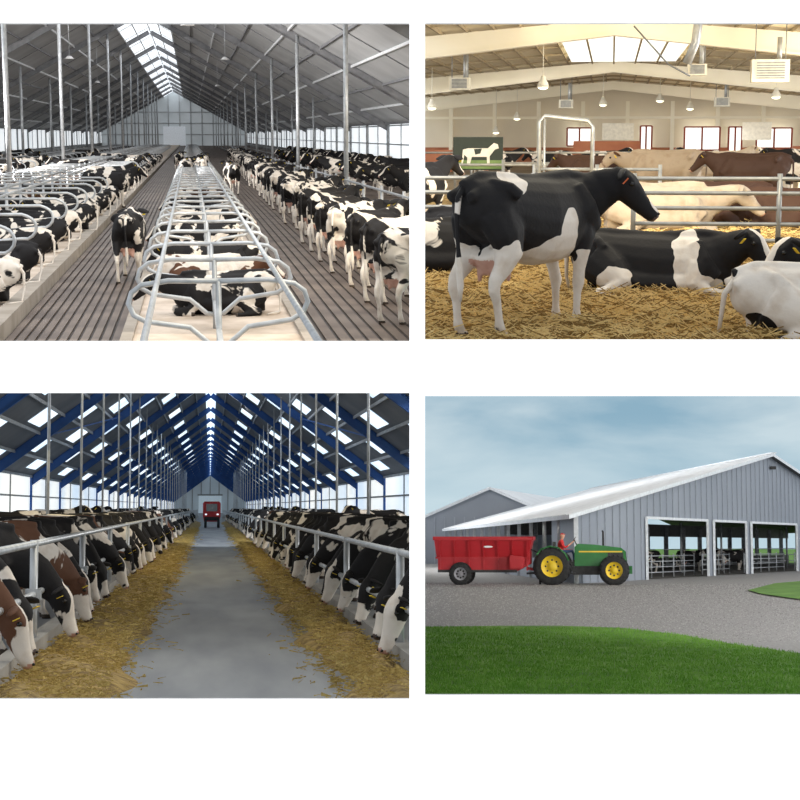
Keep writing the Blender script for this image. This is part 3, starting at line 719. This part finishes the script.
    CM['blackF']=cow_mesh('cow_lying_facing',lie=True,head='fwd',yaw=.5,blaze=.04,patches=[((-.2,0,.35),(1.0,.8,.6),-1)])
    cow(B,'blackF',2.72,15.6,172,1.0,.3,.36)
    cow(B,'lie',-2.3,20.2,15,1.0,.12,.33); cow(B,'lie',-2.0,23.2,170,1.0,.62,.38)
    cow(B,'stand',-3.6,29,60,.95,.55,.38)
    br='brown_swiss_cow'
    for (k,px,Y,dg,s,wh,col,al) in (('fwd',598,41,178,1.0,-.3,.45,1),('lie',655,30,8,1.3,1.2,.5,.25),('level',662,40,186,1.1,1.2,.9,.1),('lie',712,33,170,1.25,-.3,.5,1),('fwd',745,39,182,1.05,-.3,.4,1),('lie',785,31,170,1.15,-.3,.5,1),('stand',712,50,0,1.05,1.1,1.0,.6),('fwd',800,44,185,1.1,.42,.0,1),('fwd',640,54,30,1.0,.42,.0,1),('fwd',770,52,170,1.0,.5,.0,1)):
        X=(px-612)/F*Y; cow(B,k,X,Y,dg,s,random.random(),wh,col,name=br if col>0 else 'holstein_cow',alpha=al)
    for i in range(9): cow(B,'fwd' if i%2 else 'stand',-5+i*2.3,70+random.uniform(-5,8),random.uniform(0,360),1.0,None,.46,0)
    area(B,'added_overhead_light',(0,19,5.2),(0,18.5,0),7,7,470,(1,.86,.6))  # added warm light over the straw and near cows, no fixture
    area(B,'added_overhead_light',(0,60,6.2),(0,60,0),14,50,1500,(1,.85,.58))  # added warm light under the roof, apart from the pendant lamps
    area(B,'added_front_light',(0,22,4.8),(0,90,4.6),8,1.2,1500,(1,.87,.62),spread=120)  # added forward light to brighten beam fronts and back wall
    area(B,'added_side_light',(11.5,58,1.5),(0,66,6),20,4,1500,(1,.87,.62))  # unseen light added at the right to lift the ceiling
build_B()

# ============================================================ D: farmyard (bottom right)
D=Bay(612,545,1.8,(418,950,368,860))
def build_D():
    gravel=M('d_gravel',(.28,.27,.265),(.42,.41,.40),14,.95,bump=.35,detail=10)
    grass=M('d_grass',(.08,.21,.015),(.16,.33,.035),.9,.95,bump=.3,detail=9)
    blade=M('d_grass_blade',(.13,.33,.03),(.23,.45,.07),3,.8)
    side=M('d_gray_siding',(.27,.30,.35),(.31,.34,.39),.3,.6); rib=M('d_siding_rib',(.34,.37,.42),rough=.7)
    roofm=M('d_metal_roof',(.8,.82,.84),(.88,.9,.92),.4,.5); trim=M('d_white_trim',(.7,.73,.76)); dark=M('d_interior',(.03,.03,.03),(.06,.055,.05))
    f=MB(); f.quad((-60,14,0),(80,14,0),(80,300,0),(-60,300,0),gravel)
    st=[M('d_stone_light',(.46,.45,.44)),M('d_stone_dark',(.25,.24,.235))]
    for i in range(18000):
        Y=30*math.exp(random.random()*.9); X=random.uniform(-.13,.14)*Y; a=random.uniform(0,6.28); l=random.uniform(.008,.022)*(Y/40)
        c,s_=math.cos(a)*l,math.sin(a)*l
        f.add([(X+c,Y+s_*3,0),(X-s_,Y+c*3,0),(X-c,Y-s_*3,0),(X+s_,Y-c*3,0),(X,Y,l*.9)],[(0,1,4),(1,2,4),(2,3,4),(3,0,4)],st[i%2])
    f.build('gravel_yard',D)
    edge=[(380,627),(425,628),(500,627),(560,627),(620,629),(680,636),(730,645),(800,655),(960,675)]
    ep=[D.G(*p) for p in edge]
    d=MB()
    for a,b in zip(ep[:-1],ep[1:]): d.add([(a.x,a.y,.03),(b.x,b.y,.03),(b.x,14,.03),(a.x,14,.03)],[(0,1,2,3)],grass); d.add([(a.x,a.y,.03),(b.x,b.y,.03),(b.x,b.y,0),(a.x,a.y,0)],[(0,1,2,3)],grass)
    def ey(X):
        for a,b in zip(ep[:-1],ep[1:]):
            if a.x<=X<=b.x: return a.y+(b.y-a.y)*(X-a.x)/(b.x-a.x)
        return 14
    for i in range(42000):
        Y=16*math.exp(random.random()*.75); X=random.uniform(-.13,.14)*Y
        if Y>ey(X)+random.uniform(-.5,.3): continue
        a=random.uniform(0,6.28); w_=.007; hh=random.uniform(.02,.055)
        d.add([(X-w_,Y,.03),(X+w_,Y,.03),(X+math.cos(a)*.02,Y+math.sin(a)*.02,.03+hh)],[(0,1,2)],blade)
    d.build('lawn',D)
    d=MB(); pp=[D.G(*p) for p in ((748,591),(775,584),(810,581),(960,575),(960,640),(820,603),(790,599),(762,595))]
    d.poly([(p.x,p.y,.04) for p in pp],grass); d.build('lawn',D)
    d=MB(); d.quad((-90,150,.02),(120,150,.02),(120,690,.02),(-90,690,.02),grass); d.build('field',D)
    m=bpy.data.materials.new('sky_backdrop'); m.use_nodes=True; N=m.node_tree.nodes; L=m.node_tree.links
    N.remove(N['Principled BSDF']); em=N.new('ShaderNodeEmission'); L.new(em.outputs[0],N['Material Output'].inputs[0])
    tc=N.new('ShaderNodeTexCoord'); mp=N.new('ShaderNodeMapping'); mp.inputs['Scale'].default_value=(.010,1,.034); mp.inputs['Location'].default_value=(3.3,0,.7); L.new(tc.outputs['Object'],mp.inputs[0])
    nz=N.new('ShaderNodeTexNoise'); nz.inputs['Scale'].default_value=1.0; nz.inputs['Detail'].default_value=6; nz.inputs['Roughness'].default_value=.5; nz.inputs['Distortion'].default_value=.25; L.new(mp.outputs[0],nz.inputs['Vector'])
    rp=N.new('ShaderNodeValToRGB'); e=rp.color_ramp.elements; e[0].position=.36; e[0].color=(.27,.44,.56,1); e[1].position=.64; e[1].color=(.58,.70,.76,1)
    L.new(nz.outputs['Fac'],rp.inputs[0])
    sx=N.new('ShaderNodeSeparateXYZ'); L.new(tc.outputs['Object'],sx.inputs[0]); mr=N.new('ShaderNodeMapRange'); mr.inputs['From Min'].default_value=5; mr.inputs['From Max'].default_value=60
    mr.inputs['To Min'].default_value=.8; mr.inputs['To Max'].default_value=0
    L.new(sx.outputs[2],mr.inputs[0]); mx=N.new('ShaderNodeMix'); mx.data_type='RGBA'; L.new(mr.outputs[0],mx.inputs[0]); L.new(rp.outputs[0],mx.inputs[6]); mx.inputs[7].default_value=(.55,.71,.78,1)
    L.new(mx.outputs[2],em.inputs[0]); em.inputs[1].default_value=1
    d=MB(); d.quad((-160,700,-5),(200,700,-5),(200,700,120),(-160,700,120),m); d.build('sky_backdrop',D)
    C0=Vector((-1.66,73.6,0)); g=Vector((.383,1,0)); s=Vector((-.2006,1,0)); Z=Vector((0,0,1)); ZE=3.3; ZR=7.67; TT=62.6; SS=62
    def GP(t,z,off=0): return C0+g*t+Z*z+Vector((off*.93,-off*.36,0))
    def tt(px): r=(px-612)/F; return (1.66+r*73.6)/(.383-r)
    bn=MB()
    def pan(t0,t1,z0,z1,mat=side): bn.quad(GP(t0,z0),GP(t1,z0),GP(t1,z1),GP(t0,z1),mat)
    doors=[(645,704),(710,741),(746,789),(794,840),(848,890)]
    prev=0; HD=3.22
    for a,b in doors:
        ta,tb=tt(a),min(tt(b),TT-1)
        pan(prev,ta,0,HD); prev=tb
        for t in (ta,tb): bn.beam(GP(t,0,.06),GP(t,HD,.06),.14,.4,trim)
        bn.beam(GP(ta,HD,.06),GP(tb,HD,.06),.12,.14,trim)
    pan(prev,TT,0,HD)
    bn.poly([GP(0,HD),GP(TT,HD),GP(TT,ZE),GP(TT/2,ZR),GP(0,ZE)],side)
    t=.6
    while t<TT:
        zt=ZE+(ZR-ZE)*(1-abs(t-TT/2)/(TT/2)); z0=0
        for a,b in doors:
            if tt(a)-.1<t<tt(b)+.1: z0=HD
        bn.beam(GP(t,z0,.03),GP(t,zt-.05,.03),.05,.04,rib,(1,0,0)); t+=.95
    def RP(t,z,sv): return C0+g*t+s*sv+Z*z
    for t0,z0,t1,z1 in ((-1.2,ZE-.12,TT/2,ZR+.1),(TT+1.2,ZE-.12,TT/2,ZR+.1)):
        bn.quad(RP(t0,z0,-1),RP(t1,z1,-1),RP(t1,z1,SS),RP(t0,z0,SS),roofm)
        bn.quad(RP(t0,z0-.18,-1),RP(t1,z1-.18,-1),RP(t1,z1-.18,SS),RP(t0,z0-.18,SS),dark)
        bn.quad(RP(t0,z0-.2,-1),RP(t1,z1-.2,-1),RP(t1,z1,-1),RP(t0,z0,-1),trim)
        bn.quad(RP(t0,z0-.2,-1),RP(t0,z0-.2,SS),RP(t0,z0,SS),RP(t0,z0,-1),trim)
        k=0
        while k<SS: bn.beam(RP(t0,z0+.02,k),RP(t1,z1+.02,k),.06,.04,roofm); k+=2
    bn.beam(RP(TT/2,ZR+.12,-1),RP(TT/2,ZR+.12,SS),.4,.08,trim)
    for i in range(14):
        p=C0+s*(i*4.7); bn.beam(p,p+Z*ZE,.2,.2,GALV)
    bn.quad(C0,C0+s*7,C0+s*7+Z*ZE,C0+Z*ZE,side); bn.quad(C0,C0+s*SS,C0+s*SS+Z*1.1,C0+Z*1.1,side)
    bn.beam(C0+Vector((0,-.05,0)),C0+Vector((0,-.05,ZE)),.2,.2,trim)
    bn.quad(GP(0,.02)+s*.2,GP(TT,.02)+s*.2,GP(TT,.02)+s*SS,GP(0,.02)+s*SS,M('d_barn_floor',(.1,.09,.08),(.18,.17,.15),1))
    for i in range(16):
        t=i*4.0; p=GP(t,0)+s*24; bn.beam(p,p+Z*HD,.35,.35,GALVD)
        p=GP(t,0)+s*8; 
        if i%2: bn.tube([p,p+Z*HD],.08,GALVD,6)
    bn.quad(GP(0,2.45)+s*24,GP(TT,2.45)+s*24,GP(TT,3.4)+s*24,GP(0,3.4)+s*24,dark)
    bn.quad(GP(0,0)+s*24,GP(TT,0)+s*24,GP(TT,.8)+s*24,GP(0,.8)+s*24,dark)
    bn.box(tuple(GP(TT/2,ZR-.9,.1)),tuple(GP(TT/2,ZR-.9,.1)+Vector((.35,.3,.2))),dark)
    bn.build('dairy_barn',D)
    gt=MB()
    for a,b,off in ((647,700,2),(712,738,3),(748,786,2),(796,840,2)):
        ta,tb=tt(a),tt(b)
        for z in (.3,.6,.9,1.2): gt.tube([GP(ta,z)+s*off,GP(tb,z)+s*off],.03,GALV,6)
        n=5
        for i in range(n+1): p=GP(ta+(tb-ta)*i/n,0)+s*off; gt.tube([p,p+Z*1.3],.04,GALV,6)
        for z in (.5,1.0,1.5): gt.tube([GP(ta,z)+s*(off+10),GP(tb,z)+s*(off+10)],.035,GALV,6)
    gt.build('pipe_gate',D)
    for px,o_ in ((665,8),(690,12),(725,9),(760,8),(778,13),(655,15)):
        p=GP(tt(px),0)+s*o_; cow(D,'stand',p.x,p.y,random.choice((10,170,60)),1.0,None,.45)
    sb=MB(); X0=(426-612)/F*150; Xr=(492-612)/F*150
    def zz(py,Y): return D.h+(545-py)/F*Y
    e0=zz(517,150); rg=zz(489,150); X2=(556-612)/F*150
    sb.poly([(X0,150,0),(X2,150,0),(X2,150,e0),(Xr,150,rg),(X0,150,e0)],side)
    for i in range(14): X=X0+(X2-X0)*i/13; sb.box((X-.05,149.9,0),(X+.05,150,e0),rib)
    sb.quad((X0-.6,149.5,e0-.25),(Xr,149.5,rg+.12),(Xr-4,190,rg+.12),(X0-4.6,190,e0-.25),roofm)
    sb.quad((Xr,149.5,rg+.12),(X2+.6,149.5,e0-.25),(X2+10,190,e0-.25),(Xr+6,190,rg+.12),roofm)
    sb.beam((X0-.6,149.4,e0-.25),(Xr,149.4,rg+.05),.2,.25,trim); sb.beam((X2+.6,149.4,e0-.25),(Xr,149.4,rg+.05),.2,.25,trim)
    sb.build('machine_shed',D)
    Gn=M('tractor_green',(.012,.16,.026),(.018,.2,.036),2,.45); Ye=M('tractor_yellow',(.8,.56,.02),(.86,.62,.04),2,.5); blk=M('tyre_rubber',(.02,.02,.02)); 
    dk=M('tractor_dark',(.03,.03,.03),(.05,.05,.05)); red=M('trailer_red',(.42,.01,.016),(.5,.016,.024),1,.5); wh=M('mark_white',(.8,.8,.8))
    def wheel(mb,x,y,r,w,hub):
        mb.lathe([(r*.58,-w/2),(r*.8,-w/2),(r*.95,-w*.42),(r,-w*.3),(r,w*.3),(r*.95,w*.42),(r*.8,w/2),(r*.58,w/2)],(x,y,r),(0,1,0),blk,28)
        mb.lathe([(0,-w*.2),(r*.2,-w*.22),(r*.22,-w*.1),(r*.5,-w*.12),(r*.58,-w*.46),(r*.6,-w*.5),(r*.6,w*.5),(r*.55,w*.3),(r*.3,w*.1),(0,w*.1)],(x,y,r),(0,1,0),hub,24)
        for k in range(8):
            a=2*math.pi*k/8; mb.ell((x+math.cos(a)*r*.34,y-w*.14,r+math.sin(a)*r*.34),(.045,.03,.045),dk,6,4)
        for k in range(22):
            a=2*math.pi*k/22
            for sg in (1,-1):
                aa=a+(math.pi/22 if sg>0 else 0)
                p=Vector((x+math.cos(aa)*r*.99,y+sg*w*.05,r+math.sin(aa)*r*.99)); q=Vector((x+math.cos(aa+.16)*r*.99,y+sg*w*.46,r+math.sin(aa+.16)*r*.99))
                mb.beam(p,q,.05,.07,blk,(math.cos(aa),0,math.sin(aa)))
    t=MB()
    for y in (-.85,.85): wheel(t,0,y,.84,.46,Ye); wheel(t,2.78,y*.95,.66,.36,Ye)
    t.prism([(1.0,-.36,.85),(3.15,-.36,.85),(3.35,-.36,1.0),(3.3,-.36,1.52),(3.1,-.36,1.68),(1.9,-.36,1.82),(1.15,-.36,1.86),(1.0,-.36,1.7)],(0,.72,0),Gn)
    t.box((2.5,-.375,1.0),(3.2,-.36,1.45),dk); t.box((1.2,-.38,1.47),(3.15,-.36,1.53),Ye)
    t.prism([(3.22,-.3,1.0),(3.37,-.3,1.02),(3.32,-.3,1.5),(3.2,-.3,1.58)],(0,.6,0),dk)
    t.box((-.5,-.3,.6),(1.1,.3,1.05),dk); t.box((.9,-.28,.45),(2.9,.28,.9),dk)
    t.box((2.6,-.75,.55),(2.95,.75,.75),dk); t.box((3.2,-.3,.5),(3.6,.3,.85),Gn)
    for y in (-1.08,.62):
        pts=[(-.7,1.35),(-.48,1.62),(-.1,1.74),(.3,1.68),(.6,1.42),(.75,1.1)]
        for a,b in zip(pts[:-1],pts[1:]): t.beam((a[0],y+.22,a[1]),(b[0],y+.22,b[1]),.46,.05,Gn)
        t.prism([(p[0],y+.42,p[1]) for p in pts],(0,.03,0),Gn)
    t.box((.1,-.25,1.3),(.65,.25,1.45),dk); t.box((.0,-.25,1.35),(.14,.25,1.95),dk); t.box((.2,-.15,.9),(.5,.15,1.35),dk)
    t.tube([(2.3,-.15,1.75),(2.3,-.15,2.4),(2.26,-.15,2.46)],.045,dk,8)
    t.tube([(1.15,0,1.7),(.98,0,2.05)],.03,dk,6); t.tube([(.98+.07*math.cos(a),.2*math.sin(a),2.05+.12*math.cos(a)) for a in [k*math.pi/8 for k in range(16)]],.016,dk,6,closed=True)
    t.box((.6,-.75,.5),(1.05,-.4,.55),dk); t.box((.6,-.75,.8),(1.0,-.4,.84),dk)
    t.tube([(-.5,0,.55),(-1.2,0,.5)],.05,dk,8)
    p=D.G(553,584.5); t.build('tractor',D,loc=(p.x,p.y,0))
    TX,TY=p.x,p.y
    vs=[];fs=[]
    loft(vs,fs,[(-.12,0,1.28,.19,.16),(-.13,0,1.45,.18,.14),(-.12,0,1.65,.22,.15),(-.1,0,1.78,.19,.12),(-.08,0,1.84,.06,.06),(-.07,0,1.92,.055,.055)],12)
    loft(vs,fs,[(-.07,0,1.88,.05,.06),(-.06,0,1.95,.08,.095),(-.06,0,2.03,.09,.11),(-.07,0,2.1,.08,.1),(-.07,0,2.15,.03,.04)],12)
    loft(vs,fs,[(.03,0,2.02,.02,.03),(.065,0,2.0,.014,.02)],6)
    loft(vs,fs,[(.0,0,2.1,.07,.012),(.12,0,2.09,.05,.012)],8)
    for sy in (1,-1):
        loft(vs,fs,[(-.1,sy*.19,1.75,.07,.08),(-.02,sy*.25,1.58,.058,.06),(.08,sy*.25,1.48,.05,.05),(.28,sy*.2,1.62,.038,.038),(.44,sy*.17,1.76,.03,.03),(.5,sy*.16,1.8,.035,.02)],10)
        loft(vs,fs,[(-.12,sy*.1,1.3,.1,.1),(.15,sy*.13,1.32,.085,.085),(.38,sy*.14,1.33,.07,.07),(.45,sy*.14,1.2,.06,.06),(.47,sy*.14,1.0,.05,.055),(.48,sy*.14,.88,.045,.05),(.55,sy*.14,.85,.045,.04),(.64,sy*.14,.84,.04,.03)],10)
    me=remeshed(vs,fs,.018,2)
    ms=[M('shirt_red',(.65,.03,.03)),M('jeans_blue',(.04,.07,.16)),M('skin',(.6,.33,.22)),M('cap_red',(.5,.03,.03)),M('boots_dark',(.03,.02,.015))]
    for m_ in ms: me.materials.append(m_)
    for pl in me.polygons:
        c=pl.center; pl.use_smooth=True
        if c.z>2.07: k=3
        elif c.z>1.85: k=2
        elif c.x>.2 and c.z>1.5: k=2
        elif c.z<.92: k=4
        elif c.z<1.38: k=1
        else: k=0
        pl.material_index=k
    o=bpy.data.objects.new('tractor_driver',me); COL.objects.link(o); o.matrix_world=D.M@Matrix.Translation((TX+.5,TY,.2))
    t=MB(); y0,y1=-1.05,1.05
    t.prism([(0,-.75,.62),(3.6,-.75,.62),(4.2,-.75,.95),(4.2,-.75,1.5),(0,-.75,1.5)],(0,1.5,0),red)
    lo=[(-.05,-.75,1.2),(4.1,-.75,1.2),(4.1,.75,1.2),(-.05,.75,1.2)]; hi=[(-.15,y0,2.1),(4.3,y0,2.1),(4.3,y1,2.1),(-.15,y1,2.1)]
    t.add(lo+hi,[(0,1,5,4),(1,2,6,5),(2,3,7,6),(3,0,4,7)],red)
    for a,b in ((0,1),(1,2),(2,3),(3,0)): t.beam(hi[a],hi[b],.1,.16,red)
    for i in range(7): X=.1+i*.66; t.beam((X,-.78,1.2),(X,y0-.02,2.05),.06,.05,red,(1,0,0)); t.beam((X,-.77,.65),(X,-.77,1.3),.06,.05,red,(1,0,0))
    t.beam((-.1,-.8,1.22),(4.2,-.8,1.22),.08,.08,red); t.beam((0,-.78,.62),(3.6,-.78,.62),.06,.12,dk)
    t.prism([(3.3,-1.3,.75),(3.9,-1.3,.75),(4.0,-1.3,1.25),(3.3,-1.3,1.35)],(0,.6,0),red)
    t.ell((2.3,-.96,1.72),(.22,.02,.05),wh,12,8)
    wheel(t,1.05,-.85,.5,.3,M('rim_gray',(.3,.3,.32))); wheel(t,1.05,.75,.5,.3,M('rim_gray',(.3,.3,.32)))
    t.beam((4.0,-.3,.75),(5.1,0,.55),.1,.12,red); t.beam((4.0,.3,.75),(5.1,0,.55),.1,.12,red)
    t.tube([(4.6,0,.5),(4.6,0,0.02)],.05,dk,8); t.tube([(4.2,-.2,1.6),(4.9,-.1,1.3),(5.3,0,1.0)],.03,dk,6)
    t.build('feed_mixer_trailer',D,loc=((441-612)/F*(TY-.4),TY-.4,0))
    area(D,'added_yard_light',(40,42,15),(0,72,0),14,14,15500,(1,.98,.95))  # added area light off to the right, standing in for daylight
    area(D,'added_yard_light',(7,20,4.0),(0,72,1.6),5,.8,420,(1,.98,.95),spread=60)  # added low fill on the near side of the tractor
    area(D,'added_yard_light',(-9,112,21),(0,112,4),20,40,9000,(1,1,1))  # added light above the view to whiten the barn roof
build_D()

# ------------------------------------------------------------ world + camera
w=bpy.data.worlds.new('world'); SC.world=w; w.use_nodes=True
bg=w.node_tree.nodes['Background']; bg.inputs[0].default_value=(.88,.94,1,1); bg.inputs[1].default_value=.9
cam=bpy.data.cameras.new('camera'); cam.lens=70; cam.sensor_width=36; cam.clip_end=2000; cam.clip_start=.1
co=bpy.data.objects.new('camera',cam); COL.objects.link(co); co.location=(0,0,0); co.rotation_euler=(math.pi/2,0,0)
SC.camera=co
print('objects',len(bpy.data.objects))
